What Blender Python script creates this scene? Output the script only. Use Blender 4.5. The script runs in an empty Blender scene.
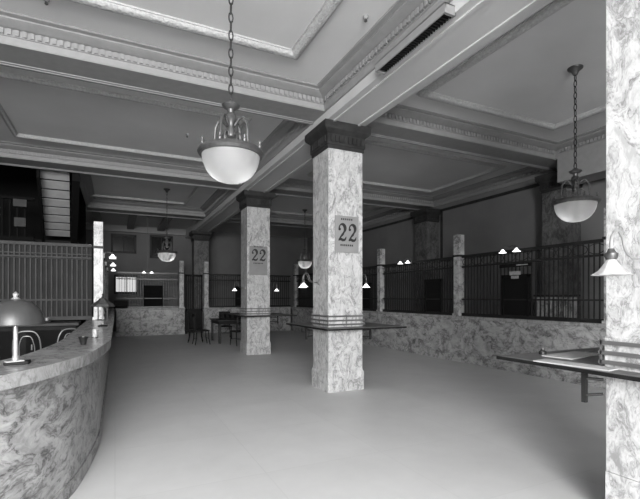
import bpy, bmesh, math, random
from mathutils import Vector, Matrix
random.seed(7)
PI = math.pi
S = bpy.context.scene
COL = S.collection

# ------------------------------------------------------------------ materials
def mat(name, c, rough=.6, metal=0, emit=0, spec=.5, noise=0, nscale=6, bump=0, bscale=30):
    m = bpy.data.materials.new(name); m.use_nodes = True
    nt = m.node_tree; b = nt.nodes['Principled BSDF']
    b.inputs['Base Color'].default_value = (c, c, c, 1)
    b.inputs['Roughness'].default_value = rough
    b.inputs['Metallic'].default_value = metal
    b.inputs['Specular IOR Level'].default_value = spec
    if emit:
        b.inputs['Emission Color'].default_value = (1, 1, 1, 1)
        b.inputs['Emission Strength'].default_value = emit
    tc = nt.nodes.new('ShaderNodeTexCoord')
    if noise:
        n = nt.nodes.new('ShaderNodeTexNoise'); n.inputs['Scale'].default_value = nscale; n.inputs['Detail'].default_value = 5
        r = nt.nodes.new('ShaderNodeMapRange')
        r.inputs['From Min'].default_value = .3; r.inputs['From Max'].default_value = .7
        r.inputs['To Min'].default_value = c*(1-noise); r.inputs['To Max'].default_value = c*(1+noise)
        nt.links.new(tc.outputs['Object'], n.inputs['Vector']); nt.links.new(n.outputs['Fac'], r.inputs['Value'])
        nt.links.new(r.outputs[0], b.inputs['Base Color'])
    if bump:
        n = nt.nodes.new('ShaderNodeTexNoise'); n.inputs['Scale'].default_value = bscale; n.inputs['Detail'].default_value = 4
        bp = nt.nodes.new('ShaderNodeBump'); bp.inputs['Strength'].default_value = bump; bp.inputs['Distance'].default_value = .02
        nt.links.new(tc.outputs['Object'], n.inputs['Vector']); nt.links.new(n.outputs['Fac'], bp.inputs['Height'])
        nt.links.new(bp.outputs[0], b.inputs['Normal'])
    return m

def marble(name, lo, hi, vein, scale=1.0, rough=.35, stretch=(1, 1, .6), rot=(0, 0, 0), blot=.5):
    """pale marble: cloudy ground, blotches and thin dark veins"""
    m = bpy.data.materials.new(name); m.use_nodes = True
    nt = m.node_tree; N = nt.nodes.new; L = nt.links.new
    b = nt.nodes['Principled BSDF']; b.inputs['Roughness'].default_value = rough
    tc = N('ShaderNodeTexCoord'); mp = N('ShaderNodeMapping')
    mp.inputs['Scale'].default_value = stretch; mp.inputs['Rotation'].default_value = rot
    L(tc.outputs['Object'], mp.inputs['Vector'])
    w = N('ShaderNodeTexNoise'); w.inputs['Scale'].default_value = 2.2*scale; w.inputs['Detail'].default_value = 4
    L(mp.outputs[0], w.inputs['Vector'])
    mx = N('ShaderNodeVectorMath'); mx.operation = 'MULTIPLY_ADD'
    mx.inputs[1].default_value = (.55, .55, .55)
    L(w.outputs['Color'], mx.inputs[0]); L(mp.outputs[0], mx.inputs[2])
    def noise(s, d, r=.6):
        n = N('ShaderNodeTexNoise'); n.inputs['Scale'].default_value = s*scale; n.inputs['Detail'].default_value = d; n.inputs['Roughness'].default_value = r
        L(mx.outputs[0], n.inputs['Vector']); return n
    def rng(src, a, c2, t0, t1):
        r = N('ShaderNodeMapRange'); r.inputs['From Min'].default_value = a; r.inputs['From Max'].default_value = c2
        r.inputs['To Min'].default_value = t0; r.inputs['To Max'].default_value = t1
        L(src, r.inputs['Value']); return r.outputs[0]
    def mth(op, x, y):
        q = N('ShaderNodeMath'); q.operation = op
        for i, v in enumerate((x, y)):
            if isinstance(v, (int, float)): q.inputs[i].default_value = v
            else: L(v, q.inputs[i])
        return q.outputs[0]
    n1 = noise(2.6, 6); n2 = noise(5.5, 8, .7); n3 = noise(1.6, 5)
    ridge1 = mth('ABSOLUTE', mth('SUBTRACT', n1.outputs['Fac'], .5), 0)
    ridge2 = mth('ABSOLUTE', mth('SUBTRACT', n3.outputs['Fac'], .5), 0)
    v1 = rng(ridge1, .0, .035, 1, 0); v2 = rng(ridge2, 0, .02, .9, 0)
    bl = rng(n2.outputs['Fac'], .52, .64, 0, blot)
    f = mth('MAXIMUM', mth('MULTIPLY', mth('MAXIMUM', v1, v2), rng(n2.outputs['Fac'], .38, .6, .15, 1)), mth('MULTIPLY', bl, rng(n1.outputs['Fac'], .42, .6, 0, 1)))
    base = N('ShaderNodeMix'); base.data_type = 'RGBA'
    L(rng(n2.outputs['Fac'], .35, .6, 0, 1), base.inputs[0])
    base.inputs[6].default_value = (hi, hi, hi, 1); base.inputs[7].default_value = (lo, lo, lo, 1)
    fin = N('ShaderNodeMix'); fin.data_type = 'RGBA'
    L(f, fin.inputs[0]); L(base.outputs[2], fin.inputs[6]); fin.inputs[7].default_value = (vein, vein, vein, 1)
    L(fin.outputs[2], b.inputs['Base Color'])
    return m

def floor_mat():
    m = bpy.data.materials.new('floor_stone'); m.use_nodes = True
    nt = m.node_tree; N = nt.nodes.new; L = nt.links.new
    b = nt.nodes['Principled BSDF']; b.inputs['Roughness'].default_value = .5; b.inputs['Specular IOR Level'].default_value = .35
    tc = N('ShaderNodeTexCoord'); mp = N('ShaderNodeMapping'); L(tc.outputs['Object'], mp.inputs['Vector'])
    br = N('ShaderNodeTexBrick'); br.offset = 0; br.inputs['Scale'].default_value = 1
    br.inputs['Brick Width'].default_value = 1.2; br.inputs['Row Height'].default_value = 1.2; br.inputs['Mortar Size'].default_value = .006
    br.inputs['Color1'].default_value = (.58,)*3+(1,); br.inputs['Color2'].default_value = (.56,)*3+(1,); br.inputs['Mortar'].default_value = (.54,)*3+(1,)
    L(mp.outputs[0], br.inputs['Vector'])
    n = N('ShaderNodeTexNoise'); n.inputs['Scale'].default_value = 1.6; n.inputs['Detail'].default_value = 8; n.inputs['Roughness'].default_value = .65
    L(mp.outputs[0], n.inputs['Vector'])
    r = N('ShaderNodeMapRange'); r.inputs['From Min'].default_value = .3; r.inputs['From Max'].default_value = .7
    r.inputs['To Min'].default_value = .95; r.inputs['To Max'].default_value = 1.05; L(n.outputs['Fac'], r.inputs['Value'])
    mx = N('ShaderNodeVectorMath'); mx.operation = 'SCALE'; L(br.outputs['Color'], mx.inputs[0]); L(r.outputs[0], mx.inputs['Scale'])
    L(mx.outputs[0], b.inputs['Base Color'])
    return m

def translucent(name, c, rough=.4, t=.6, emit=0):
    m = bpy.data.materials.new(name); m.use_nodes = True
    nt = m.node_tree; N = nt.nodes.new; L = nt.links.new
    b = nt.nodes['Principled BSDF']; out = nt.nodes['Material Output']
    b.inputs['Base Color'].default_value = (c, c, c, 1); b.inputs['Roughness'].default_value = rough
    if emit:
        b.inputs['Emission Color'].default_value = (1, 1, 1, 1); b.inputs['Emission Strength'].default_value = emit
    tr = N('ShaderNodeBsdfTranslucent'); tr.inputs['Color'].default_value = (.8, .8, .8, 1)
    mx = N('ShaderNodeMixShader'); mx.inputs[0].default_value = t
    L(b.outputs[0], mx.inputs[1]); L(tr.outputs[0], mx.inputs[2]); L(mx.outputs[0], out.inputs['Surface'])
    return m

M = dict(
    floor=floor_mat(),
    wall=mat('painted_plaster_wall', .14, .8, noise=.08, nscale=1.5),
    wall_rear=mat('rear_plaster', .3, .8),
    ceil=mat('painted_ceiling', .55, .8, noise=.05, nscale=1.2),
    beam=mat('painted_beam', .46, .75, noise=.05, nscale=1.2),
    trim=mat('plaster_moulding', .22, .7, noise=.06, nscale=9),
    leaf=mat('leaf_moulding', .40, .7, bump=1.0, bscale=35, noise=.15, nscale=30),
    mcol=marble('column_marble', .36, .56, .15, 1.9, stretch=(1, 1, .55), blot=.6),
    mside=marble('counter_marble', .27, .46, .05, .9, stretch=(1, .8, 1.1), rot=(.6, .3, .2), blot=.8),
    mcurve=marble('curved_counter_marble', .25, .42, .035, 1.1, stretch=(.8, .8, 1.5), rot=(.7, .5, .3), blot=.8),
    mtop=marble('countertop_marble', .27, .38, .16, 1.6, rough=.25),
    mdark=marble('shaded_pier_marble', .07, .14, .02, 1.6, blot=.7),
    dark=mat('dark_bronze', .022, .5, .2, spec=.25, noise=.2),
    bronze=mat('bronze_fitting', .10, .4, .6, noise=.2, nscale=20),
    brass=mat('brass_rail', .16, .35, .5, noise=.1),
    arm=mat('nickel_arm', .38, .35, .6),
    wood=mat('dark_wood', .012, .6, spec=.12, noise=.3, nscale=8),
    wood2=mat('walnut_wood', .028, .5, spec=.2, noise=.3, nscale=8),
    screenback=mat('screen_backing', .016, .6, spec=.15, noise=.4, nscale=2),
    board=mat('panelled_screen', .05, .6, spec=.2, noise=.2, nscale=5),
    riser=mat('stair_riser_paint', .5, .7, noise=.08),
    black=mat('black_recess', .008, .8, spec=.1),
    bowl=translucent('frosted_bowl', .16, .55, .2, .0),
    shade=translucent('frosted_shade', .6, .3, .4, .0),
    glow=mat('lit_shade_glass', .9, .3, emit=2.0),
    paper=mat('paper', .42, .8, noise=.05),
    plaque=mat('calendar_board', .22, .5, noise=.06),
    ink=mat('black_ink', .015, .5),
    desktop=mat('desk_reflection_grey', .13, .4),  # grey colour stands in for reflections on a glass-like top
    metalshade=mat('lamp_shade_metal', .05, .42, .2, noise=.15, nscale=4),
    steel=mat('polished_stem', .42, .3, .5),
    lit=mat('daylit_window_glass', .7, .4, emit=.55),
    darkglass=mat('dark_glass', .01, .15),
)

# ------------------------------------------------------------------ mesh helpers
class MB:
    def __init__(s): s.bm = bmesh.new()
    def box(s, x0, y0, z0, x1, y1, z1, rot=None, piv=None):
        r = bmesh.ops.create_cube(s.bm, size=1)
        for v in r['verts']:
            v.co = Vector((x0+(v.co.x+.5)*(x1-x0), y0+(v.co.y+.5)*(y1-y0), z0+(v.co.z+.5)*(z1-z0)))
        if rot: bmesh.ops.rotate(s.bm, verts=r['verts'], cent=piv or (0, 0, 0), matrix=rot)
        return s
    def rbox(s, x0, y0, z0, x1, y1, z1, b=.01, seg=2):
        r = bmesh.ops.create_cube(s.bm, size=1)
        for v in r['verts']:
            v.co = Vector((x0+(v.co.x+.5)*(x1-x0), y0+(v.co.y+.5)*(y1-y0), z0+(v.co.z+.5)*(z1-z0)))
        es = list({e for v in r['verts'] for e in v.link_edges})
        bmesh.ops.bevel(s.bm, geom=es, offset=b, segments=seg, affect='EDGES', profile=.5)
        return s
    def tube(s, pts, r, seg=8, closed=False):
        pts = [Vector(p) for p in pts]; rings = []
        n = len(pts); up = None
        for i, p in enumerate(pts):
            if closed: t = pts[(i+1) % n]-pts[i-1]
            else: t = pts[min(i+1, n-1)]-pts[max(i-1, 0)]
            t.normalize()
            if up is None:
                up = Vector((0, 0, 1)) if abs(t.z) < .9 else Vector((1, 0, 0))
            a = (up - t*up.dot(t))
            if a.length < 1e-4: a = t.orthogonal()
            a.normalize(); up = a; c = t.cross(a)
            rr = r[i] if isinstance(r, (list, tuple)) else r
            rings.append([s.bm.verts.new(p+(a*math.cos(2*PI*k/seg)+c*math.sin(2*PI*k/seg))*rr) for k in range(seg)])
        for i in range(n if closed else n-1):
            A, B = rings[i], rings[(i+1) % n]
            for k in range(seg): s.bm.faces.new((A[k], A[(k+1) % seg], B[(k+1) % seg], B[k]))
        if not closed:
            s.bm.faces.new(rings[0][::-1]); s.bm.faces.new(rings[-1])
        return s
    def lathe(s, prof, seg=32, c=(0, 0, 0), flute=0, nfl=12, closed=False):
        rings = []
        for (r, z) in prof:
            if r < 1e-5: rings.append([s.bm.verts.new((c[0], c[1], c[2]+z))]); continue
            rings.append([s.bm.verts.new((c[0]+r*(1+flute*math.cos(nfl*2*PI*k/seg))*math.cos(2*PI*k/seg), c[1]+r*(1+flute*math.cos(nfl*2*PI*k/seg))*math.sin(2*PI*k/seg), c[2]+z)) for k in range(seg)])
        for A, B in zip(rings, rings[1:]):
            for k in range(seg):
                q = [A[k % len(A)], A[(k+1) % seg % len(A)], B[(k+1) % seg % len(B)], B[k % len(B)]]
                q = list(dict.fromkeys(q))
                if len(q) > 2: s.bm.faces.new(q)
        for R in ((rings[0], rings[-1]) if closed else ()):
            if len(R) > 1: s.bm.faces.new(R)
        return s
    def prism(s, poly, z0, z1):
        a = [s.bm.verts.new((x, y, z0)) for x, y in poly]; b = [s.bm.verts.new((x, y, z1)) for x, y in poly]
        n = len(poly); s.bm.faces.new(a[::-1]); s.bm.faces.new(b)
        for i in range(n): s.bm.faces.new((a[i], a[(i+1) % n], b[(i+1) % n], b[i]))
        return s
    def ring(s, x0, y0, x1, y1, prof):
        """profile of (inset from the rectangle edge, z), swept round the rectangle with mitres"""
        rs = []
        for d, z in prof:
            rs.append([s.bm.verts.new(v) for v in ((x0+d, y0+d, z), (x1-d, y0+d, z), (x1-d, y1-d, z), (x0+d, y1-d, z))])
        for A, B in zip(rs, rs[1:]):
            for k in range(4): s.bm.faces.new((A[k], A[(k+1) % 4], B[(k+1) % 4], B[k]))
        return s
    def build(s, name, m, parent=None, smooth=False, bevel=0):
        bmesh.ops.recalc_face_normals(s.bm, faces=s.bm.faces)
        me = bpy.data.meshes.new(name); s.bm.to_mesh(me); s.bm.free()
        if smooth:
            for p in me.polygons: p.use_smooth = True
            me.set_sharp_from_angle(angle=math.radians(40))
        me.materials.append(M[m] if isinstance(m, str) else m)
        o = bpy.data.objects.new(name, me); COL.objects.link(o)
        if parent: o.parent = parent
        if bevel:
            q = o.modifiers.new('b', 'BEVEL'); q.width = bevel; q.segments = 2; q.limit_method = 'ANGLE'
        return o

def struct(o): o['kind'] = 'structure'; return o
def tag(o, label, cat, group=None):
    o['label'] = label; o['category'] = cat
    if group: o['group'] = group
    return o
def thing(name, loc, label, cat, rz=0, group=None):
    o = bpy.data.objects.new(name, None); COL.objects.link(o)
    o.location = loc; o.rotation_euler = (0, 0, rz); o.empty_display_size = .1
    return tag(o, label, cat, group)
def clone(src, loc, label, rz=0, group=None, sc=1):
    r = src.copy(); COL.objects.link(r); r.location = loc; r.rotation_euler = (0, 0, rz); r.scale = (sc, sc, sc)
    r['label'] = label
    if group: r['group'] = group
    for ch in [c for c in bpy.data.objects if c.parent == src]:
        k = ch.copy(); COL.objects.link(k); k.parent = r
        for g in [c for c in bpy.data.objects if c.parent == ch]:
            h = g.copy(); COL.objects.link(h); h.parent = k
    return r

# ------------------------------------------------------------------ room shell
CZ = 4.78          # ceiling
XL, XR, YB, YF = -6.0, 9.5, 21.4, -6.0
struct(MB().box(XL-.3, YF-.3, -.2, XR+.3, YB+.3, 0).build('floor', 'floor'))
struct(MB().prism([(XL, 3.0), (-3.0, 3.0), (-1.4, 3.3), (-.7, 4.2), (-.5, 5.2), (-.45, 18.6), (XL, 18.6)], 0, .012).build('floor_staff_side', 'black'))  # thin black sheet added so the floor behind the counter reads dark
b = MB()                                                   # ceiling with the stair opening left free
b.box(XL-.3, YF-.3, CZ, XR+.3, 11.7, CZ+.15)
b.box(-.85, 11.7, CZ, XR+.3, 16.1, CZ+.15)
b.box(XL-.3, 16.1, CZ, XR+.3, YB+.3, CZ+.15)
struct(b.build('ceiling', 'ceil'))
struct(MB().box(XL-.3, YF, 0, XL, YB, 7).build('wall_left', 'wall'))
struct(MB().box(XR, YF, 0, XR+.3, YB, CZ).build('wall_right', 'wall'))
# back wall with window openings
BW = [(0.0, 1.75, .92, 2.5), (-.13, 3.6, .85, 4.35), (1.5, 3.42, 2.45, 4.4)]
b = MB()
xs = sorted({XL-.3, XR+.3, *[v for w in BW for v in (w[0], w[2])]})
for x0, x1 in zip(xs, xs[1:]):
    holes = sorted((w[1], w[3]) for w in BW if w[0] <= x0+1e-6 and w[2] >= x1-1e-6)
    z = 0
    for h0, h1 in holes: b.box(x0, YB, z, x1, YB+.3, h0); z = h1
    b.box(x0, YB, z, x1, YB+.3, 7 if x1 < 0 else CZ+.15)
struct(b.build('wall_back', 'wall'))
for i, (x0, z0, x1, z1) in enumerate(BW):
    e = bpy.data.objects.new('window_%d' % (i+1), None); COL.objects.link(e); e.location = (x0, YB, z0); struct(e)
    w, h = x1-x0, z1-z0
    f = MB(); t = .06
    f.box(-.04, -.03, -.06, w+.04, .12, t-.02); f.box(-.04, -.03, h-t+.02, w+.04, .12, h+.06)
    f.box(-.04, -.03, 0, t-.02, .12, h); f.box(w-t+.02, -.03, 0, w+.04, .12, h); f.box(w/2-.015, 0, 0, w/2+.015, .1, h)
    f.build('window_frame', 'wood2', e)
    MB().box(0, .12, 0, w, .14, h).build('window_pane', 'lit' if i == 0 else 'darkglass', e)
# rear (street) wall behind the camera with tall window openings
RW = [(-5.6, -4.2), (-3.6, -.4), (1.8, 4.4)]
b = MB(); xs = [XL-.3]
for a, c in RW: xs += [a, c]
xs.append(XR+.3)
for k in range(0, len(xs), 2): b.box(xs[k], YF-.3, 0, xs[k+1], YF, CZ)
for a, c in RW: b.box(a, YF-.3, 0, c, YF, .9); b.box(a, YF-.3, 4.3, c, YF, CZ)
struct(b.build('wall_rear', 'wall_rear'))
# stair well walls above the ceiling and dark partition left of the stairs
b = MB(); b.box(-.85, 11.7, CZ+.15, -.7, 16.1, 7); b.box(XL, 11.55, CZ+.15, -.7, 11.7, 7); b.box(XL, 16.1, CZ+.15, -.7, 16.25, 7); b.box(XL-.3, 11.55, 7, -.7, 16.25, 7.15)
struct(b.build('wall_stairwell', 'black'))  # darkness of the shaft is put into the black colour
struct(MB().box(XL, 15.97, 0, -.87, 16.08, 7).build('wall_partition', 'black'))  # black colour stands in for the low light behind the left screen

# beams
SZ_L, SZ_T = 4.38, 4.52
tn = [0]
def trim(b, m, smooth=False):
    tn[0] += 1; return struct(b.build('trim_%d' % tn[0], m, smooth=smooth))
XA0, XA1 = 3.05, 3.74          # longitudinal beam over the columns
XB0, XB1 = -3.35, -2.65
b = MB()
b.box(XA0, YF, SZ_L, XA1, YB, CZ)
b.box(XA0+.10, YF, SZ_L-.018, XA0+.14, YB, SZ_L+.01); b.box(XA1-.14, YF, SZ_L-.018, XA1-.10, YB, SZ_L+.01)
trim(b, 'beam')
b = MB(); b.box(XB0, YF, SZ_L, XB1, 11.7, CZ); trim(b, 'trim')
TB = [(1.13, 1.73), (6.15, 6.66), (11.1, 11.66), (16.1, 16.7)]
for y0, y1 in TB:
    b = MB()
    for xa, xb in ((XL if y0 < 12 else -.85, XA0), (XA1, XR)):
        b.box(xa, y0, SZ_T, xb, y1, CZ)
        b.box(xa, y1-.045, SZ_T-.022, xb, y1, SZ_T+.01); b.box(xa, y1-.085, SZ_T-.012, xb, y1-.055, SZ_T+.01)
    trim(b, 'trim')
# right-hand lintel over the first bays
b = MB(); b.box(8.55, YF, 4.0, 9.1, 6.05, CZ); trim(b, 'trim')
# crowns, dentils and leaf mouldings round each coffer
def coffer(x0, y0, x1, y1, full=True, md=(0, 0, 0, 0), d=.82, w=.13):
    z = CZ
    crown = [(0, SZ_T+.0), (.03, SZ_T+.0), (.04, SZ_T+.02), (.05, SZ_T+.085), (.065, SZ_T+.09), (.065, SZ_T+.17), (.10, SZ_T+.175), (.18, SZ_T+.205), (.21, SZ_T+.22), (.21, SZ_T+.235), (.27, SZ_T+.245), (.28, z)]
    b = MB(); b.ring(x0, y0, x1, y1, crown); trim(b, 'trim')
    b = MB(); st = .075 if full else .13; a, c = SZ_T+.098, SZ_T+.165
    n = int((x1-x0)/st)
    for i in range(n):
        x = x0+.09+i*st
        if x+.055 > x1-.08: break
        b.box(x, y0+.06, a, x+.042, y0+.09, c); b.box(x, y1-.09, a, x+.042, y1-.06, c)
    n = int((y1-y0)/st)
    for i in range(n):
        y = y0+.09+i*st
        if y+.055 > y1-.08: break
        b.box(x0+.06, y, a, x0+.105, y+.05, c); b.box(x1-.105, y, a, x1-.06, y+.05, c)
    trim(b, 'trim')
    b = MB()
    prof = [(d, z), (d, z-.02)] + [(d+.015+w*.5*(1-math.cos(t)), z-.02-.05*math.sin(t)) for t in [PI*k/6 for k in range(7)]] + [(d+w+.03, z-.02), (d+w+.03, z)]
    b.ring(x0+md[0], y0+md[1], x1+md[2], y1+md[3], prof); trim(b, 'leaf', True)
for (y0, y1) in ((YF, 1.13), (1.73, 6.15)):
    coffer(XB1, y0, XA0, y1); coffer(XA1, y0, 8.6, y1, md=(-.12, 0, -.33, 0), d=.69)
coffer(XB1, 6.66, XA0, 11.1, w=.075); coffer(XA1, 6.66, XR, 11.1, w=.075)
coffer(-.85, 11.66, XA0, 16.1, False, md=(-.75, 0, 0, 0), w=.08); coffer(XA1, 11.66, XR, 16.1, False, w=.08)
# small cross beams and brackets in the last bay
b = MB()
for x in (-.62, .62, 1.9): b.box(x-.13, 16.7, 4.62, x+.13, YB, CZ)
b.box(XL, YB-.18, 4.5, XA0, YB, CZ)
trim(b, 'trim')
# side-wall panel mouldings on the right wall
for y0, y1 in ((6.95, 10.75), (11.75, 17.8)):
    b = MB()
    for (a, c, d, e) in ((y0, y1, 4.30, 4.38), (y0, y1, 2.7, 2.78)): b.box(XR-.03, a, d, XR, c, e)
    b.box(XR-.03, y0, 2.7, XR, y0+.08, 4.38); b.box(XR-.03, y1-.08, 2.7, XR, y1, 4.38); trim(b, 'wood2')

# ------------------------------------------------------------------ columns
def column(name, x, y, w, d, m, label, plinth=True, rails=True, capw=.11, label_cap='dark moulded capital', pj=.018):
    t = thing(name, (x, y, 0), label, 'column' if name == 'marble_column' else 'pier')
    MB().box(-.0, 0, .34, w, d, 3.97).build('shaft', m, t, bevel=.006)
    b = MB().box(-pj, -pj, 0, w+pj, d+pj, .30)
    b.ring(-pj, -pj, w+pj, d+pj, [(0, .30), (pj, .34)]); b.build('plinth', m, t)
    if rails:
        b = MB().box(-.006, -.006, 1.07, w+.006, d+.006, 1.27)
        b.build('ledge', m, t, bevel=.005)
        for z in (1.10, 1.165, 1.235):  # lowest bar stands in for a shadow line below the two rails
            b = MB(); q = .02
            b.box(-q-.012, -q-.012, z-.013, w+q+.012, -q+.012, z+.013); b.box(-q-.012, d+q-.012, z-.013, w+q+.012, d+q+.012, z+.013)
            b.box(-q-.012, -q, z-.013, -q+.012, d+q, z+.013); b.box(w+q-.012, -q, z-.013, w+q+.012, d+q, z+.013)
            r = b.build('rail', 'brass', t); r['label'] = 'dark metal rail, the lowest standing for a shadow line'
        b = MB()
        for px, py in ((-.02, -.02), (w+.02, -.02), (-.02, d+.02), (w+.02, d+.02), (w/2, -.02), (-.02, d/2), (w+.02, d/2), (w/2, d+.02)):
            b.box(px-.006, py-.006, 1.08, px+.006, py+.006, 1.26)
        r = b.build('rail_post', 'brass', t)
    b = MB()
    pr = [(0, 3.97), (-.02, 3.97), (-.02, 4.02), (-.035, 4.03), (-.035, 4.20), (-.06, 4.22), (-.10, 4.26), (-.11, 4.29), (-.11, 4.38)]
    b.ring(0, 0, w, d, [(k*capw/.11, z) for k, z in pr]); b.box(.01, .01, 3.96, w-.01, d-.01, 4.379)
    for i in range(int(w/.08)):
        b.box(.02+i*.08, -.06, 4.07, .06+i*.08, -.03, 4.17)
    for i in range(int(d/.08)):
        b.box(-.06, .02+i*.08, 4.07, -.03, .06+i*.08, 4.17)
    c = b.build('capital', 'wood2', t); c['label'] = label_cap
    return t
column('marble_column', 3.115, 6.17, .64, .60, 'mcol', 'tall pale veined marble column in the middle of the floor, nearest whole column')
column('marble_column', 3.18, 11.12, .64, .62, 'mcol', 'pale veined marble column behind the centre column, beside the dark table')
column('marble_column', 3.08, 1.18, .64, .64, 'mcol', 'pale marble pier cut off by the right edge of the view', pj=.001)
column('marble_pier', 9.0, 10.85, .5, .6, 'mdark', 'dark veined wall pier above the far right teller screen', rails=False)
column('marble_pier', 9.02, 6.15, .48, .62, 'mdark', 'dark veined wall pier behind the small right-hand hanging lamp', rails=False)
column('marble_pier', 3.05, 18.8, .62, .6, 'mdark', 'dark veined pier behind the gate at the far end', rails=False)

# ------------------------------------------------------------------ day calendars with a bold 22
def glyph2(b, x0, z0, w, h, y0, y1):
    """a fat-face figure 2 as a ribbon of changing width plus ball and foot"""
    pts = []
    for k in range(13):                                      # top bowl
        a = PI*1.0 - PI*1.28*k/12
        pts.append((.5+.30*math.cos(a), .70+.24*math.sin(a), .055+.095*max(0, math.sin(PI*min(1, max(0, (k-3)/9.5))))))
    pts += [(.55, .38, .10), (.38, .26, .07), (.24, .15, .05)]
    def strip(P):
        L, R = [], []
        for i, (x, z, r) in enumerate(P):
            q = P[min(i+1, len(P)-1)]; p = P[max(i-1, 0)]
            tx, tz = (q[0]-p[0])*w, (q[1]-p[1])*h; l = math.hypot(tx, tz) or 1
            nx, nz = -tz/l, tx/l
            L.append((x*w+nx*r*w, z*h+nz*r*w)); R.append((x*w-nx*r*w, z*h-nz*r*w))
        for y, flip in ((y0, 0), (y1, 1)):
            vl = [b.bm.verts.new((x0+u, y, z0+v)) for u, v in L]; vr = [b.bm.verts.new((x0+u, y, z0+v)) for u, v in R]
            for i in range(len(L)-1): b.bm.faces.new((vl[i], vl[i+1], vr[i+1], vr[i]))
            if not flip: keep = (vl, vr)
            else:
                for A, B in ((keep[0], vl), (keep[1], vr)):
                    for i in range(len(A)-1): b.bm.faces.new((A[i], A[i+1], B[i+1], B[i]))
    strip(pts)
    strip([(.14, .03, .03), (.22, .10, .10), (.38, .12, .12), (.56, .07, .12), (.72, .08, .11), (.84, .15, .07), (.90, .27, .025)])
    c = Vector((x0+.25*w, 0, z0+.66*h)); n = 14               # ball terminal
    f = [b.bm.verts.new((c.x+.12*w*math.cos(2*PI*k/n), y0, c.z+.12*w*math.sin(2*PI*k/n))) for k in range(n)]
    g = [b.bm.verts.new((v.co.x, y1, v.co.z)) for v in f]
    b.bm.faces.new(f)
    for k in range(n): b.bm.faces.new((f[k], f[(k+1) % n], g[(k+1) % n], g[k]))
def calendar(x, y, z, w, h, label, nh, nz):
    t = thing('wall_calendar', (x, y, z), label, 'calendar')
    MB().box(0, -.012, 0, w, 0, h).build('board', 'plaque', t)
    b = MB(); q = w*.42
    glyph2(b, w*.08, nz, q, nh, -.018, -.011); glyph2(b, w*.51, nz, q, nh, -.018, -.011)
    b.build('numeral', 'ink', t)
    b = MB()
    for k in range(7): b.box(w*(.22+.08*k), -.015, nz-.075, w*(.27+.08*k), -.011, nz-.045)
    b.build('small_print', 'ink', t); b = MB()
    for k in range(6): b.box(w*(.25+.085*k), -.015, nz+nh+.05, w*(.30+.085*k), -.011, nz+nh+.08)
    b.build('small_print', 'ink', t)
calendar(3.22, 6.15, 2.28, .44, .60, 'grey calendar board reading 22 on the nearest whole marble column', .30, .18)
calendar(3.24, 11.12, 2.14, .50, .78, 'grey calendar board reading 22 on the column farther back', .32, .38)

# ------------------------------------------------------------------ writing desks round the columns
def desk(y, label, x=2.87):
    t = thing('writing_desk', (x, y, 0), label, 'desk')
    b = MB()
    x0, y0, x1, y1 = .03, 0, 1.5, 1.71
    hx0, hy0, hx1, hy1 = .19, .31, .87, .97
    for a in ((x0, y0, x1, hy0), (x0, hy1, x1, y1), (x0, hy0, hx0, hy1), (hx1, hy0, x1, hy1)):
        b.box(a[0], a[1], 1.038, a[2], a[3], 1.06)
    b.build('desktop', 'desktop', t)
    b = MB(); b.box(x0-.012, y0-.012, 1.03, x1+.012, y0, 1.056); b.box(x0-.012, y1, 1.03, x1+.012, y1+.012, 1.056); b.box(x0-.012, y0, 1.03, x0, y1, 1.056); b.box(x1, y0, 1.03, x1+.012, y1, 1.056); b.build('edge_band', 'wood', t)['label'] = 'dark edge strip'
    for (px, py, dx, dy) in ((.22, .97, -.07, .09), (.60, .97, .0, .12), (.9, .6, .28, 0)):
        k = MB()
        px2, py2 = px+dx, py+dy
        k.box(px2-.015, py2-.015, .80, px2+.015, py2+.015, 1.038)
        k.tube([(px, py, .97), (px2, py2, .97)], .010, 6); k.tube([(px, py, .87), (px2, py2, .85)], .010, 6)
        k.build('bracket', 'dark', t)
desk(5.84, 'dark writing shelf wrapped round the nearest whole marble column', 2.90)
desk(.87, 'dark topped writing shelf with papers jutting from the right-edge pier')
desk(10.81, 'dark writing shelf wrapped round the farther marble column', 2.97)
def sheet(nm, x, y, z, w, h, rz, label, cat='paper', th=.006, m='paper'):
    o = MB().box(-w/2, -h/2, 0, w/2, h/2, th).build(nm, m); o.location = (x, y, z); o.rotation_euler = (0, 0, rz); tag(o, label, cat); return o
sheet('paper_stack', 3.45, 2.30, 1.06, .5, .24, .1, 'flat stack of pale papers at the far side of the right writing shelf', th=.008)
sheet('paper_sheet', 2.98, 1.98, 1.06, .16, .52, .12, 'long pale sheet along the near side of the right writing shelf', th=.008)
sheet('blotter', 3.9, 2.2, 1.06, .4, .3, -.1, 'grey blotter at the right end of the right writing shelf', 'blotter', .012, 'mtop')
t = thing('inkwell', (3.30, 2.47, 1.06), 'small dark inkwell behind the papers on the right writing shelf', 'inkwell')
MB().lathe([(0, 0), (.03, 0), (.03, .025), (.015, .035), (.015, .045), (0, .045)], 12).build('well', 'ink', t)
MB().lathe([(.0, .045), (.018, .045), (.012, .058), (0, .06)], 12).build('lid', 'brass', t)

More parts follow.
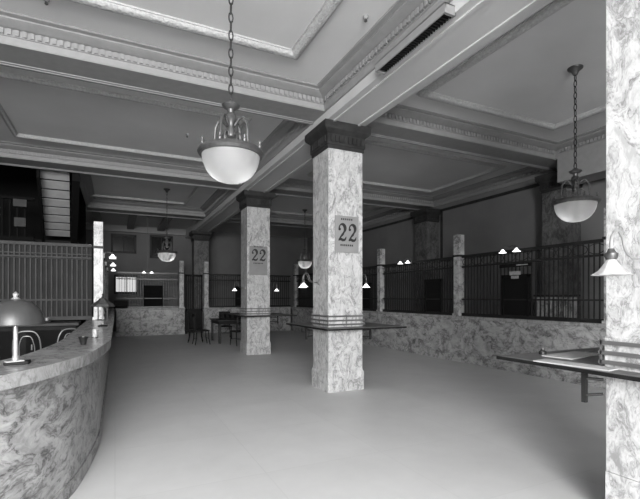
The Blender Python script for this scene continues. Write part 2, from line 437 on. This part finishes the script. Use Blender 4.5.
# ------------------------------------------------------------------ counters
def counter(x0, y0, x1, y1, label, over=.04, m='mside'):
    t = thing('marble_counter', (x0, y0, 0), label, 'counter'); w, d = x1-x0, y1-y0
    MB().box(0, 0, .18, w, d, 1.03).build('counter_body', m, t)
    b = MB().box(-.025, -.025, 0, w+.0, d+.0, .16); b.ring(-.025, -.025, w, d, [(0, .16), (.025, .18)]); b.build('plinth', m, t)
    b = MB(); n = max(1, round(max(w, d)/1.7))
    b.rbox(-over, -over, 1.03, w+.02, d+.02, 1.10, .012); b.build('countertop', 'mtop', t)
    b = MB().box(-.02, -.02, .97, w, d, 1.03); b.build('neck_moulding', m, t)
    return t
counter(7.43, -3.5, 7.9, 18.5, 'long straight marble banking counter along the right side')
counter(.05, 18.5, 2.62, 19.0, 'short marble counter across the far end under the lit window')
counter(3.42, 18.5, 7.36, 18.76, 'marble counter at the far end right of the gate')
# curved counter on the left
def offs(path, d):
    out = []
    for i, p in enumerate(path):
        a = path[max(i-1, 0)]; c = path[min(i+1, len(path)-1)]
        tx, ty = c[0]-a[0], c[1]-a[1]; l = math.hypot(tx, ty); out.append((p[0]-ty/l*d, p[1]+tx/l*d))
    return out
def catmull(P, n=8):
    out = []
    for i in range(len(P)-1):
        p0, p1, p2, p3 = P[max(i-1, 0)], P[i], P[i+1], P[min(i+2, len(P)-1)]
        for k in range(n):
            t = k/n
            out.append(tuple(.5*((2*p1[j])+(-p0[j]+p2[j])*t+(2*p0[j]-5*p1[j]+4*p2[j]-p3[j])*t*t+(-p0[j]+3*p1[j]-3*p2[j]+p3[j])*t**3) for j in (0, 1)))
    out.append(P[-1]); return out
edge = catmull([(-.02, 18.5), (-.02, 12), (-.03, 8), (-.04, 6), (-.05, 5), (-.16, 4.05), (-.29, 3.58), (-.50, 3.14), (-.85, 2.68), (-1.35, 2.3), (-2.0, 2.08), (-3.0, 2.0)])
t = thing('marble_counter', (0, 0, 0), 'curved marble counter sweeping round the lower left corner', 'counter')
def band(name, path, o0, o1, z0, z1, m, par):
    A = offs(path, -o0); B = offs(path, -o1); b = MB()
    rows = []
    for (ax, ay), (bx, by) in zip(A, B):
        rows.append([b.bm.verts.new(v) for v in ((ax, ay, z0), (ax, ay, z1), (bx, by, z1), (bx, by, z0))])
    for R, Q in zip(rows, rows[1:]):
        for k in range(4): b.bm.faces.new((R[k], R[(k+1) % 4], Q[(k+1) % 4], Q[k]))
    b.bm.faces.new(rows[0]); b.bm.faces.new(rows[-1][::-1])
    return b.build(name, m, par, smooth=True)
# path runs from back to front, so its right-hand side is the staff side
band('countertop', edge, 0, .46, 1.01, 1.10, 'mtop', t)
band('neck_moulding', edge, .075, .3, .985, 1.01, 'mcurve', t)
band('counter_body', edge, .11, .3, .12, .985, 'mcurve', t)
band('plinth', edge, .10, .3, 0, .12, 'mcurve', t)

# ------------------------------------------------------------------ posts and grilles
def post(x, y, label, h=3.06, w=.18, m='mcol', ring=True):
    t = thing('screen_post', (x, y, 1.10), label, 'post'); H = h-1.10
    MB().box(-w/2, -w/2, .0, w/2, w/2, H).build('post_shaft', m, t, bevel=.006)
    MB().box(-w/2-.02, -w/2-.02, 0, w/2+.02, w/2+.02, .05).build('foot', m, t)
    if ring: MB().box(-w/2-.015, -w/2-.015, 1.42, w/2+.015, w/2+.015, 1.47).build('collar', 'dark', t)
    return t
PR = [(4.35, 'marble screen post on the right counter beside the right-edge pier'), (7.91, 'marble screen post on the right counter, second nearest'),
      (11.28, 'marble screen post on the right counter just right of the centre column'), (14.65, 'marble screen post on the right counter hidden beyond the centre column'), (18.3, 'marble screen post at the far corner of the right counter')]
for y, l in PR: post(7.55, y, l, m='mside')
post(2.50, 18.62, 'pale marble post left of the far gate'); post(3.52, 18.62, 'pale marble post right of the far gate')
post(-.30, 9.7, 'tall pale marble post rising beside the lantern-shaped lamp', h=3.06, w=.17)
for y, l in ((12.6, 'slim marble post behind the tall left post'), (15.6, 'slim marble post farther along the left counter'), (18.5, 'slim marble post at the far left corner')):
    post(-.30, y, l, h=2.7, w=.12)

def grille(x0, y0, x1, y1, label, z0=1.10, z1=2.55, step=.095, windows=(), m='dark', solid=None, r=.009, frz=True):
    L = math.hypot(x1-x0, y1-y0); rz = math.atan2(y1-y0, x1-x0)
    t = thing('teller_screen', (x0, y0, z0), label, 'screen', rz); H = z1-z0
    MB().box(0, -.025, 0, L, .025, .07).build('bottom_rail', m, t)
    b = MB().box(0, -.03, H-.06, L, .03, H); b.box(0, -.02, H-.30, L, .02, H-.26); b.build('top_rail', m, t)
    MB().box(0, -.018, .38, L, .018, .41).build('middle_rail', m, t)
    b = MB(); n = int(L/step)
    for i in range(1, n):
        x = i*L/n
        if any(a < x < c for a, c in windows): b.box(x-r, -r, .86, x+r, r, H-.05)
        else: b.box(x-r, -r, .06, x+r, r, H-.05)
    b.build('bars', m, t)
    b = MB(); n = max(2, int(L/.28))                        # scroll frieze between the two upper rails
    if not frz:
        for x in (.22, .31): b.box(0, -.02, H-x, L, .02, H-x+.02)
    for i in range(n if frz else 0):
        c = (i+.5)*L/n
        b.tube([(c+L/n/2*math.cos(a), 0, H-.16+.09*math.sin(a)) for a in [2*PI*k/10 for k in range(10)]], .008, 5, True)
    b.build('frieze' if frz else 'upper_rail', m, t)
    for a, c in windows:
        b = MB(); b.box(a-.02, -.04, .06, a+.02, .04, .90); b.box(c-.02, -.04, .06, c+.02, .04, .90); b.box(a-.02, -.04, .86, c+.02, .04, .92); b.box(a, -.01, .07, c, .01, .86)
        w = b.build('wicket', 'black', t); w['label'] = 'dark closed teller window'
    if solid: MB().box(0, .028, solid[0], L, .038, solid[1]).build('back_panel', solid[2], t)
    return t
ys = [1.0]+[p[0] for p in PR]
LB = ['dark bar screen on the right counter beside the right-edge pier, hardly in view', 'dark bar screen on the right counter with a sign over its teller window', 'dark bar screen on the right counter between its two most visible posts',
      'dark bar screen on the right counter just beyond the centre column', 'dark bar screen at the far end of the right counter']
for i, (a, c) in enumerate(zip(ys, ys[1:])):
    L = c-a-.18
    wn = ((1.50, 2.12),) if i == 1 else ((.5, 1.1),) if i in (2, 3) else ()
    grille(7.55, a+.115, 7.55, c-.115, LB[i], windows=wn)
grille(.05, 18.62, 2.385, 18.62, 'bar screen over the short far counter', windows=((1.0, 1.7),), m='bronze')
grille(3.635, 18.62, 7.40, 18.62, 'dark bar screen over the far counter right of the gate', windows=((1.2, 1.9),))
grille(-.30, 9.815, -.30, 12.51, 'bar screen along the left counter beyond the tall post')
grille(-.30, 12.69, -.30, 15.51, 'bar screen in the middle of the left counter')
grille(-.30, 15.69, -.30, 18.41, 'bar screen at the far end of the left counter')
grille(-5.9, 9.7, -.42, 9.7, 'wide grey panelled screen behind the dome lamp, below the stairs', step=.085, m='board', z1=2.60, solid=(.06, 1.44, 'screenback'), r=.012, frz=False)
# signs on the second right screen
t = thing('hanging_sign', (7.46, 5.85, 2.17), 'long dark sign bar hung above the right teller window', 'sign')
MB().box(-.02, 0, 0, .02, .75, .07).build('sign_board', 'black', t)
MB().box(-.024, .05, .025, -.02, .32, .045).build('lettering', 'mtop', t); 
t = thing('name_plate', (7.46, 6.08, 1.93), 'small pale name plate over the right teller window', 'sign')
b = MB().box(-.015, 0, .075, 0, .26, .15); b.build('upper_plate', 'mtop', t); MB().box(-.015, .05, 0, 0, .22, .06).build('lower_plate', 'mtop', t)

# far gate
t = thing('bar_gate', (2.66, 18.62, 0), 'tall dark bar gate between the two far posts', 'gate')
b = MB(); b.box(0, -.03, 0, .06, .03, 2.5); b.box(.64, -.03, 0, .70, .03, 2.5); b.box(0, -.03, 2.42, .70, .03, 2.5); b.box(0, -.03, .95, .70, .03, 1.05); b.build('gate_frame', 'wood', t)
b = MB(); [b.box(.05+.075*k, -.012, 1.0, .075+.075*k, .012, 2.45) for k in range(1, 8)]; b.build('bars', 'wood', t)
MB().box(.05, -.015, .08, .65, .015, .97).build('lower_panel', 'wood', t)

# ------------------------------------------------------------------ pendant bowl lamps
def pendant(x, y, label, rim=2.875):
    t = thing('pendant_lamp', (x, y, CZ), label, 'hanging lamp'); R = .275; rz = rim-CZ
    MB().lathe([(0, 0), (.10, 0), (.095, -.02), (.05, -.05), (.03, -.10), (0, -.10)], 24).build('canopy', 'bronze', t, True)
    top = rz+.46; b = MB(); z = -.10; k = 0                    # chain links
    while z > top+.02:
        pts = [(.019*math.cos(a), 0, z-.04+.050*math.sin(a)) for a in [2*PI*j/10 for j in range(10)]]
        if k % 2: pts = [(0, p[0], p[2]) for p in pts]
        b.tube(pts, .0065, 5, True); z -= .083; k += 1
    b.build('chain', 'dark', t)
    b = MB().lathe([(0, top+.03), (.02, top+.03), (.06, top), (.085, top-.01), (.07, top-.03), (.035, top-.05), (.03, top-.08), (.05, top-.10), (.055, top-.14), (.03, top-.17), (.028, top-.22), (.045, top-.26), (.04, top-.30), (0, top-.31)], 24)
    b.build('hub', 'bronze', t, True)
    b = MB()
    for q in range(4):
        a = PI/4+q*PI/2; c, s = math.cos(a), math.sin(a)
        P = [(.04, top-.20), (.09, top-.14), (.13, top-.14), (.165, top-.20), (.175, top-.30), (.18, rz+.03)]
        b.tube([(r*c, r*s, zz) for r, zz in P], [.010, .014, .014, .013, .011, .010], 8)
        P2 = [(.03, top-.28), (.08, top-.26), (.11, top-.31), (.10, top-.36), (.06, top-.36)]
        b.tube([(r*c, r*s, zz) for r, zz in P2], .008, 6)
    b.build('scroll_arms', 'bronze', t, True)
    b = MB().lathe([(R-.02, rz+.035), (R+.0, rz+.045), (R+.02, rz+.03), (R+.028, rz+.005), (R+.012, rz-.02), (R-.012, rz-.02), (R-.025, rz+.01), (R-.02, rz+.035)], 48)
    for q in range(8):
        a = q*PI/4+.2; b.lathe([(0, 0), (.012, .0), (.018, .02), (.008, .035), (.014, .055), (0, .07)], 8, (R*math.cos(a), R*math.sin(a), rz+.04))
    b.tube([(-.22, 0, rz+.03), (.22, 0, rz+.03)], .008, 6); b.tube([(0, -.22, rz+.03), (0, .22, rz+.03)], .008, 6)
    b.build('rim', 'bronze', t, True)
    n = 14; pr = [((R-.01)*math.cos(PI/2*k/n)**.85 if k < n else 0, rz-.268*math.sin(PI/2*k/n)) for k in range(n+1)]
    MB().lathe(pr, 48).build('bowl', 'bowl', t, True)
    return t
p0 = pendant(.97, 3.93, 'large glass bowl lamp hanging on a long chain at the upper left')
clone(p0, (5.85, 3.87, CZ), 'glass bowl lamp on a chain in front of the right wall pier')
clone(p0, (1.4, 13.5, CZ), 'small distant bowl lamp hanging before the far wall')
clone(p0, (6.34, 14.5, CZ), 'tiny distant bowl lamp partly hidden by the centre column')
def bulb(x, y, z, w, r=.03):
    l = bpy.data.lights.new('bulb', 'POINT'); l.energy = w; l.shadow_soft_size = r
    o = bpy.data.objects.new('bulb', l); COL.objects.link(o); o.location = (x, y, z)
for (x, y, w) in ((.95, 3.93, 1.2), (5.85, 3.87, 1.0), (1.4, 13.5, 1.6), (6.34, 14.5, 1.6)):
    for s in (-.10, .10): bulb(x+s*.9, y-s*.43, 2.72, w*1.3)

# ------------------------------------------------------------------ sconces
def bell(b, x, y, z, s=1.0, closed=False, flute=.0):
    b.lathe([(.028*s, 0), (.04*s, -.02*s), (.06*s, -.05*s), (.085*s, -.085*s), (.125*s, -.11*s), (.13*s, -.115*s), (.118*s, -.107*s), (.08*s, -.08*s), (.05*s, -.045*s), (.03*s, -.01*s)], 36, (x, y, z), flute, 9)
def gooseneck(loc, rz, label, shade='shade', reach=.46, s=1.0, group=None):
    """wall bracket: local +X points away from the wall"""
    t = thing('bracket_lamp', loc, label, 'lamp', rz, group)
    MB().lathe([(0, 0), (.05, 0), (.05, .012), (.02, .03), (0, .03)], 16).build('wall_plate', 'arm', t, True)
    o = t.children[0] if t.children else None
    pl = [c for c in bpy.data.objects if c.parent == t][0]; pl.rotation_euler = (0, PI/2, 0)
    r = reach
    k = min(1, r/.35)
    P = catmull3([(0, 0, 0), (r-.27*k, 0, -.005), (r-.17*k, 0, .015), (r-.13*k, 0, .06), (r-.11*k, 0, .115), (r-.065*k, 0, .15), (r-.02*k, 0, .13), (r, 0, .09), (r, 0, .04)])
    MB().tube(P, .011*s, 8).build('arm', 'arm' if shade == 'shade' else 'bronze', t, True)
    hb = MB().lathe([(0, .06*s), (.02*s, .055*s), (.03*s, .03*s), (.045*s, .02*s), (.045*s, .0), (.035*s, -.025*s), (0, -.025*s)], 20, (r, 0, 0)); h = hb.build('holder', 'bronze', t, True)
    b = MB(); bell(b, r, 0, -.02, s, flute=.05); b.build('glass_shade', shade, h, True)
    return t
def catmull3(P, n=6):
    out = []
    for i in range(len(P)-1):
        p0, p1, p2, p3 = P[max(i-1, 0)], P[i], P[i+1], P[min(i+2, len(P)-1)]
        for k in range(n):
            t = k/n
            out.append(tuple(.5*((2*p1[j])+(-p0[j]+p2[j])*t+(2*p0[j]-5*p1[j]+4*p2[j]-p3[j])*t*t+(-p0[j]+3*p1[j]-3*p2[j]+p3[j])*t**3) for j in range(3)))
    out.append(tuple(P[-1])); return out
gooseneck((3.08, 1.49, 1.785), PI, 'gooseneck wall lamp with scalloped glass shade on the right-edge pier', reach=.505, s=.78)
gooseneck((3.08, 6.45, 1.80), PI, 'gooseneck lamp on the left face of the centre column', 'glow', .28, .55)
gooseneck((3.72, 6.40, 1.80), 0, 'gooseneck lamp on the right face of the centre column', 'glow', .25, .55)
gooseneck((3.22, 6.75, 1.80), PI/2+.9, 'gooseneck lamp on the rear left corner of the centre column', 'glow', .30, .55)
gooseneck((3.18, 11.35, 1.80), PI, 'gooseneck lamp on the left face of the farther column', 'glow', .28, .55)
gooseneck((3.82, 11.35, 1.80), 0, 'gooseneck lamp on the right face of the farther column', 'glow', .28, .55)
def pair(x, y, z, rz, label, gap=.17, foot=True):
    """two small lit bells on a forked stem; local +Y runs along the screen"""
    t = thing('twin_lamp', (x, y, z), label, 'lamp', rz)
    b = MB()
    if foot: b.tube([(.25, 0, .085), (.2, 0, .11), (.08, 0, .14), (0, 0, .10)], .010, 6)
    for s in (-1, 1): b.tube([(0, 0, .10), (0, s*gap*.5, .14), (0, s*gap, .12), (0, s*gap, .06)], .009, 6)
    st = b.build('stem', 'bronze', t, True)
    for s in (-1, 1):
        c = MB(); bell(c, 0, s*gap, .07, .62); c.build('glass_shade', 'glow', st, True)
    return t
pr = pair(7.30, 6.22, 2.47, 0, 'twin lit bell lamps above the right teller window, nearest the viewer')
clone(pr, (7.30, 9.77, 2.49), 'twin lit bell lamps on the right screen near the middle of the counter', 0)
clone(pr, (7.30, 13.0, 2.49), 'twin lit bell lamps on the right screen beyond the centre column', 0)
for (y, z, l) in ((11.2, 2.50, 'twin lit bell lamps on the left screen, nearest and highest'), (13.9, 2.50, 'twin lit bell lamps on the left screen, middle pair'), (16.6, 2.50, 'twin lit bell lamps on the left screen, farthest pair')):
    clone(pr, (-.05, y, z-.03), l, PI)
# two-light rod fixture at the far end
t = thing('twin_rod_lamp', (1.17, 18.2, CZ), 'twin lit bells on a thin ceiling rod before the far screen', 'hanging lamp')
MB().lathe([(0, 0), (.07, 0), (.05, -.04), (0, -.06)], 16).build('canopy', 'bronze', t, True)
b = MB(); b.tube([(0, 0, -.05), (0, 0, -2.2)], .008, 6)
for s in (-1, 1): b.tube([(0, 0, -2.2), (s*.07, 0, -2.16), (s*.14, 0, -2.18), (s*.14, 0, -2.22)], .008, 6)
rd = b.build('rod', 'bronze', t)
for s in (-1, 1):
    c = MB(); bell(c, s*.14, 0, -2.21, .65); c.build('glass_shade', 'glow', rd, True)

# ------------------------------------------------------------------ things on the left counter
t = thing('dome_lamp', (-.60, 3.46, 1.10), 'dome-shaded desk lamp with pale stem on the curved counter', 'lamp')
b = MB().rbox(-.06, -.05, 0, .08, .05, .022, .006); b.build('base', 'wood', t)
MB().lathe([(.0, .02), (.022, .02), (.02, .05), (.014, .06), (.014, .29), (0, .29)], 16).build('stem', 'steel', t, True)
pr2 = [(.165*math.cos(a)**.85 if a < 1.57 else .001, .27+.165*math.sin(a)) for a in [PI/2*k/10 for k in range(11)]]
MB().lathe([(.155, .27), (.17, .265)]+pr2, 40).build('lamp_shade', 'metalshade', t, True)
MB().lathe([(0, .43), (.03, .435), (.012, .45), (.018, .47), (0, .49)], 16).build('finial', 'steel', t, True)
sheet('paper_slip', -.60, 3.42, 1.123, .10, .05, .45, 'small white slip on the base of the dome lamp', th=.006)
t = thing('cone_lamp', (-.17, 7.35, 1.10), 'small desk lamp with pointed lantern-like shade far along the curved counter', 'lamp')
MB().lathe([(0, 0), (.07, 0), (.07, .015), (.02, .03), (0, .03)], 20).build('base', 'wood', t, True)
MB().tube([(0, 0, .02), (0, 0, .33)], .012, 8).build('stem', 'steel', t)
MB().lathe([(.16, .30), (.17, .305), (.15, .34), (.06, .405), (.045, .43), (.0, .44)], 6).build('lamp_shade', 'bronze', t)
MB().lathe([(0, .43), (.025, .44), (.008, .47), (.014, .485), (0, .51)], 12).build('finial', 'bronze', t, True)
b = MB()
for k in range(4):
    a = k*PI/2+PI/4; b.tube([(.09*math.cos(a), .09*math.sin(a), .10), (.09*math.cos(a), .09*math.sin(a), .32)], .007, 5)
b.tube([(.09*math.cos(a), .09*math.sin(a), .10) for a in [2*PI*k/12 for k in range(12)]], .008, 5, True); b.build('cage', 'bronze', t)
t = thing('inkwell', (-.27, 4.60, 1.10), 'flared dark inkwell with pale centre on the curved counter', 'inkwell')
MB().lathe([(0, 0), (.022, 0), (.028, .03), (.042, .07), (.046, .075), (.036, .07), (.02, .03), (0, .025)], 20).build('cup', 'ink', t, True)
MB().lathe([(0, .025), (.010, .025), (.010, .078), (0, .08)], 10).build('pen_socket', 'steel', t, True)
t = thing('candle_jar', (-.20, 5.32, 1.10), 'short pale cylinder jar on a ring on the curved counter', 'jar')
MB().lathe([(0, 0), (.024, 0), (.024, .09), (.018, .095), (0, .095)], 18).build('jar', 'mcol', t, True)
MB().lathe([(.03, 0), (.036, 0), (.036, .012), (.03, .012), (.03, 0)], 18).build('ring', 'bronze', t, True)
t = thing('ledger', (-.05, 18.47, 1.10), 'large dark ledger on a stand at the left end of the far counter', 'book')
MB().box(0, 0, 0, .5, .11, .10).build('stand', 'wood', t); MB().box(.0, 0, .10, .5, .22, .14, Matrix.Rotation(1.15, 3, 'X'), (0, 0, .10)).build('cover', 'ink', t)
# paper bits on back desk
t = thing('long_desk', (-5.6, 9.05, 0), 'long dark desk against the panelled left screen', 'desk')
MB().rbox(0, 0, 1.02, 5.0, .6, 1.08, .01).build('desktop', 'wood2', t)
b = MB().box(.05, .08, .08, 4.95, .58, 1.02); b.build('cabinet_body', 'wood', t)
for k in range(6):
    dr = MB().box(.12+.81*k, .065, .3, .83+.81*k, .08, .95).build('door', 'black', t)
    MB().box(.2+.81*k, .045, .6, .22+.81*k, .065, .7).build('handle', 'bronze', dr)
b = MB()
for (x, w) in ((-1.35, .12), (-1.15, .07), (-1.0, .06)):
    pass
t = thing('ink_stand', (-1.42, 9.3, 1.08), 'row of little pale bottles on the long dark desk', 'ink stand')
MB().box(0, 0, 0, .34, .1, .03).build('tray', 'wood', t)
for k in range(3): MB().lathe([(0, .03), (.03, .03), (.03, .08), (.012, .09), (0, .09)], 10, (.06+.11*k, .05, 0)).build('bottle', 'mtop', t, True)
b.bm.free()

# ------------------------------------------------------------------ chairs
def bentwood(loc, rz, label):
    t = thing('bentwood_chair', loc, label, 'chair', rz)
    MB().lathe([(0, .44), (.19, .44), (.205, .455), (.2, .475), (0, .47)], 28).build('seat', 'wood2', t, True)
    arch = lambda w, h, z0, r: MB().tube(catmull3([(-w*1.0, .17, z0), (-w*1.05, .20, .7), (-w*.95, .23, h-.12), (-w*.6, .24, h-.02), (0, .245, h), (w*.6, .24, h-.02), (w*.95, .23, h-.12), (w*1.05, .20, .7), (w, .17, z0)]), r, 8)
    arch(.18, 1.0, .46, .010).build('back_frame', 'arm', t, True)
    arch(.10, .92, .46, .007).build('back_arch', 'arm', t, True)
    for sx in (-1, 1):
        for sy in (-1, 1):
            MB().tube([(sx*.15, sy*.15, .44), (sx*.19, sy*.2, 0)], [.016, .012], 8).build('leg', 'wood2', t, True)
    MB().tube([(.16*math.cos(a), .16*math.sin(a), .25) for a in [2*PI*k/20 for k in range(20)]], .009, 6, True).build('stretcher', 'wood2', t, True)
    return t
ch = bentwood((-1.28, 8.45, 0), PI, 'bentwood chair with looped back behind the counter, nearer the dome lamp')
clone(ch, (-.82, 8.75, 0), 'bentwood chair with looped back behind the counter, beside the lantern lamp', PI+.5)
def slatchair(loc, rz, label):
    t = thing('slat_back_chair', loc, label, 'chair', rz)     # back towards local -X
    MB().rbox(-.22, -.22, .43, .22, .22, .47, .012).build('seat', 'wood', t)
    for sx in (-1, 1):
        for sy in (-1, 1):
            MB().tube([(sx*.19, sy*.19, .44), (sx*.2, sy*.2, .2), (sx*.24, sy*.2, 0)], [.02, .018, .014], 6).build('leg', 'wood', t)
    b = MB()
    for sy in (-1, 1): b.tube([(-.2, sy*.19, .44), (-.24, sy*.2, .98)], .016, 6)
    b.box(-.26, -.21, .92, -.225, .21, 1.0); b.build('back_frame', 'wood', t)
    b = MB(); [b.tube([(-.205, -.15+.05*k, .46), (-.24, -.15+.05*k, .93)], .012, 5) for k in range(7)]; b.build('back_slats', 'wood', t)
    b = MB()
    for sx in (-.2, .2): b.tube([(sx, -.19, .2), (sx, .19, .2)], .009, 5)
    b.build('stretcher', 'wood', t)
    return t
sc = slatchair((2.55, 14.3, 0), .05, 'dark slat-back chair left of the dark table near the far column')
clone(sc, (2.5, 15.1, 0), 'dark slat-back chair left of the dark table, standing deeper beside the gate', -.2)
clone(sc, (3.75, 16.05, 0), 'dark slat-back chair behind the dark table', -PI/2-.1)
clone(sc, (3.6, 13.5, 0), 'dark slat-back chair at the near side of the dark table', PI/2+.2)
t = thing('wooden_table', (3.05, 14.15, 0), 'dark wooden table between the far column and the gate', 'table')
MB().rbox(0, 0, .74, 1.4, 1.35, .785, .008).build('tabletop', 'wood2', t)
MB().box(.05, .05, .64, 1.35, 1.30, .74).build('apron', 'wood', t)
for x in (.05, 1.28):
    for y in (.05, 1.23): MB().box(x, y, 0, x+.07, y+.07, .66).build('leg', 'wood2', t)
t = thing('desk_rack', (3.3, 14.75, .785), 'low dark rack standing on the dark table', 'rack')
b = MB().box(0, 0, 0, .7, .3, .02); b.box(0, .28, 0, .7, .3, .2); [b.box(.17*k, 0, 0, .17*k+.015, .3, .16) for k in range(5)]; b.build('frame', 'wood', t)

# radiator behind the right screen
t = thing('radiator', (8.55, 5.7, 0), 'pale ribbed radiator behind the right bar screen', 'radiator')
for k in range(9): MB().rbox(0, .1*k, 1.0, .14, .1*k+.07, 1.55, .02).build('fin', 'mside', t)
MB().box(-.02, -.05, .0, .16, .92, .98).build('cabinet', 'wood', t); MB().box(-.02, -.05, 1.56, .16, .92, 1.6).build('shelf', 'wood2', t)

# ------------------------------------------------------------------ stairs
t = thing('staircase', (0, 0, 0), 'steep staircase with pale risers and black strings above the left screen', 'stairs')
RN, RI = .345, .158
for k in range(-1, 8):
    y = 12.1+RN*k; z = 4.62-RI*k; x = -1.63-.027*k
    b = MB(); vs = [b.bm.verts.new(v) for v in ((x, y+.0, z-.03), (x+.62, y+.0, z-.03), (x+.62-.02, y+RN-.05, z-RI+.0), (x-.02, y+RN-.05, z-RI+.0))]; ws = [b.bm.verts.new(v.co+Vector((0, .01, .02))) for v in vs]
    b.bm.faces.new(vs); b.bm.faces.new(ws[::-1]); [b.bm.faces.new((vs[i], vs[(i+1) % 4], ws[(i+1) % 4], ws[i])) for i in range(4)]
    b.build('riser', 'riser', t)
    MB().box(x-.01, y-.03, z-.02, x+.63, y+RN-.02, z+.015).build('tread', 'wood', t)
def string(dx, w):
    b = MB()
    y0, y1 = 12.1-1.0*RN, 12.1+7.2*RN
    z0, z1 = 4.62+1.0*RI, 4.62-7.2*RI
    P = [(y0, z0-.45), (y1, z1-.45), (y1, z1+.28), (y0, z0+.28)]
    xa, xb = -1.63+dx+.06, -1.63+dx-.2
    vs = []
    for (off) in (0, w):
        vs.append([b.bm.verts.new(((xa if i in (0, 3) else xb)+off, p[0], p[1])) for i, p in enumerate(P)])
    A, B = vs; b.bm.faces.new(A); b.bm.faces.new(B[::-1])
    for i in range(4): b.bm.faces.new((A[i], A[(i+1) % 4], B[(i+1) % 4], B[i]))
    return b
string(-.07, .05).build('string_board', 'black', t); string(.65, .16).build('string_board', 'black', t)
b = MB(); b.box(-2.1, 14.55, 3.1, -1.0, 15.9, 3.2); b.build('landing', 'wood', t)
b = MB()
for x, y in ((-2.05, 14.6), (-1.08, 14.6), (-2.05, 15.8), (-1.08, 15.8)): b.box(x-.05, y-.05, 0, x+.05, y+.05, 3.15)
b.build('landing_posts', 'wood', t)
# balustrade of the mezzanine to the left of the stairs
t = thing('mezzanine_rail', (-5.9, 13.2, 0), 'dark balustrade and panelling left of the staircase', 'railing')  # shade of this corner is put into the black colour
b = MB().box(0, 0, 0, 4.0, .1, 3.0); b.build('panelling', 'black', t)
b = MB().box(0, -.02, 4.05, 4.0, .1, 4.12); b.box(0, -.04, 3.0, 4.0, .14, 3.1); b.build('handrail', 'black', t)
b = MB(); [b.box(.1+.16*k, .02, 3.08, .14+.16*k, .06, 4.06) for k in range(24)]; b.build('balusters', 'black', t)
t = thing('notice_frame', (-2.27, 12.9, 3.32), 'faint pair of pale frames in the dark left of the stairs', 'frame')
MB().box(0, 0, 0, .24, .03, .22).build('lower_frame', 'board', t); MB().box(-.02, 0, .5, .26, .03, .68).build('upper_frame', 'board', t)

# ------------------------------------------------------------------ ceiling fittings
t = thing('ceiling_vent', (2.92, 3.25, 4.35), 'long barred vent along the side of the ceiling beam', 'vent')
b = MB(); b.box(0, 0, .09, .14, 1.25, .10)
for y in (0, 1.22):
    vs = [b.bm.verts.new(v) for v in ((0, y, .10), (.14, y, .10), (.14, y, .0), (.02, y, .0))]; ws = [b.bm.verts.new((v.co.x, y+.03, v.co.z)) for v in vs]
    b.bm.faces.new(vs); b.bm.faces.new(ws[::-1]); [b.bm.faces.new((vs[i], vs[(i+1) % 4], ws[(i+1) % 4], ws[i])) for i in range(4)]
b.box(0, 0, .0, .015, 1.25, .10); b.box(.13, 0, .0, .14, 1.25, .03)
b.build('frame', 'trim', t)
b = MB(); [b.box(.015, .05+.04*k, .005, .13, .062+.04*k, .03) for k in range(29)]; b.build('slats', 'wood', t)
MB().box(.015, .03, .04, .13, 1.22, .05).build('duct_back', 'black', t)
def stud(x, y, label):
    t = thing('ceiling_outlet', (x, y, CZ), label, 'ceiling fitting')
    MB().lathe([(0, 0), (.035, 0), (.03, -.02), (.012, -.035), (0, -.035)], 12).build('plate', 'trim', t, True)
    MB().lathe([(0, -.035), (.014, -.035), (.018, -.06), (0, -.075)], 10).build('plug', 'bronze', t, True)
stud(1.29, 8.77, 'tiny ceiling fitting left of the large bowl lamp'); stud(-.67, 5.45, 'tiny ceiling fitting at the upper left of the view'); stud(2.6, 4.2, 'tiny ceiling fitting on the coffer left of the vent')

# ------------------------------------------------------------------ light
def area(x, y, z, sx, sz, e, rx=PI/2, rz=0, nm='daylight'):
    l = bpy.data.lights.new(nm, 'AREA'); l.shape = 'RECTANGLE'; l.size = sx; l.size_y = sz; l.energy = e
    o = bpy.data.objects.new(nm, l); COL.objects.link(o); o.location = (x, y, z); o.rotation_euler = (rx, 0, rz)
for (a, c), e in zip(RW, (450, 1650, 120)):
    area((a+c)/2, YF+.45, 2.9, c-a, 2.8, e, PI/2-.32)
w = bpy.data.worlds.new('sky'); S.world = w; w.use_nodes = True
w.node_tree.nodes['Background'].inputs[0].default_value = (1, 1, 1, 1); w.node_tree.nodes['Background'].inputs[1].default_value = 1.0

# ------------------------------------------------------------------ groups of repeats
GR = dict(marble_column='marble columns down the middle of the hall', marble_pier='dark marble wall piers', wall_calendar='calendar boards on the columns',
          writing_desk='writing shelves round the columns', marble_counter='marble banking counters', screen_post='marble posts of the teller screens',
          teller_screen='bar screens over the counters', pendant_lamp='glass bowl lamps hanging from the ceiling', bracket_lamp='gooseneck lamps on the columns',
          twin_lamp='twin lamps on the teller screens', bentwood_chair='bentwood chairs behind the left counter', slat_back_chair='slat-back chairs round the dark table',
          ceiling_outlet='small ceiling fittings')
for o in bpy.data.objects:
    k = o.name.split('.')[0]
    if o.parent is None and k in GR: o['group'] = GR[k]

# ------------------------------------------------------------------ camera
cam = bpy.data.cameras.new('camera'); co = bpy.data.objects.new('camera', cam); COL.objects.link(co)
co.location = (0, 0, 1.55); co.rotation_euler = (PI/2, 0, -math.atan(205/427))
cam.sensor_width = 36; cam.lens = 427/640*36; cam.shift_y = 47.5/640; cam.clip_start = .05
S.camera = co
S.view_settings.view_transform = 'Standard'; S.view_settings.look = 'None'; S.view_settings.gamma = 1
S.view_settings.exposure = 0.2; S.view_settings.use_curve_mapping = False
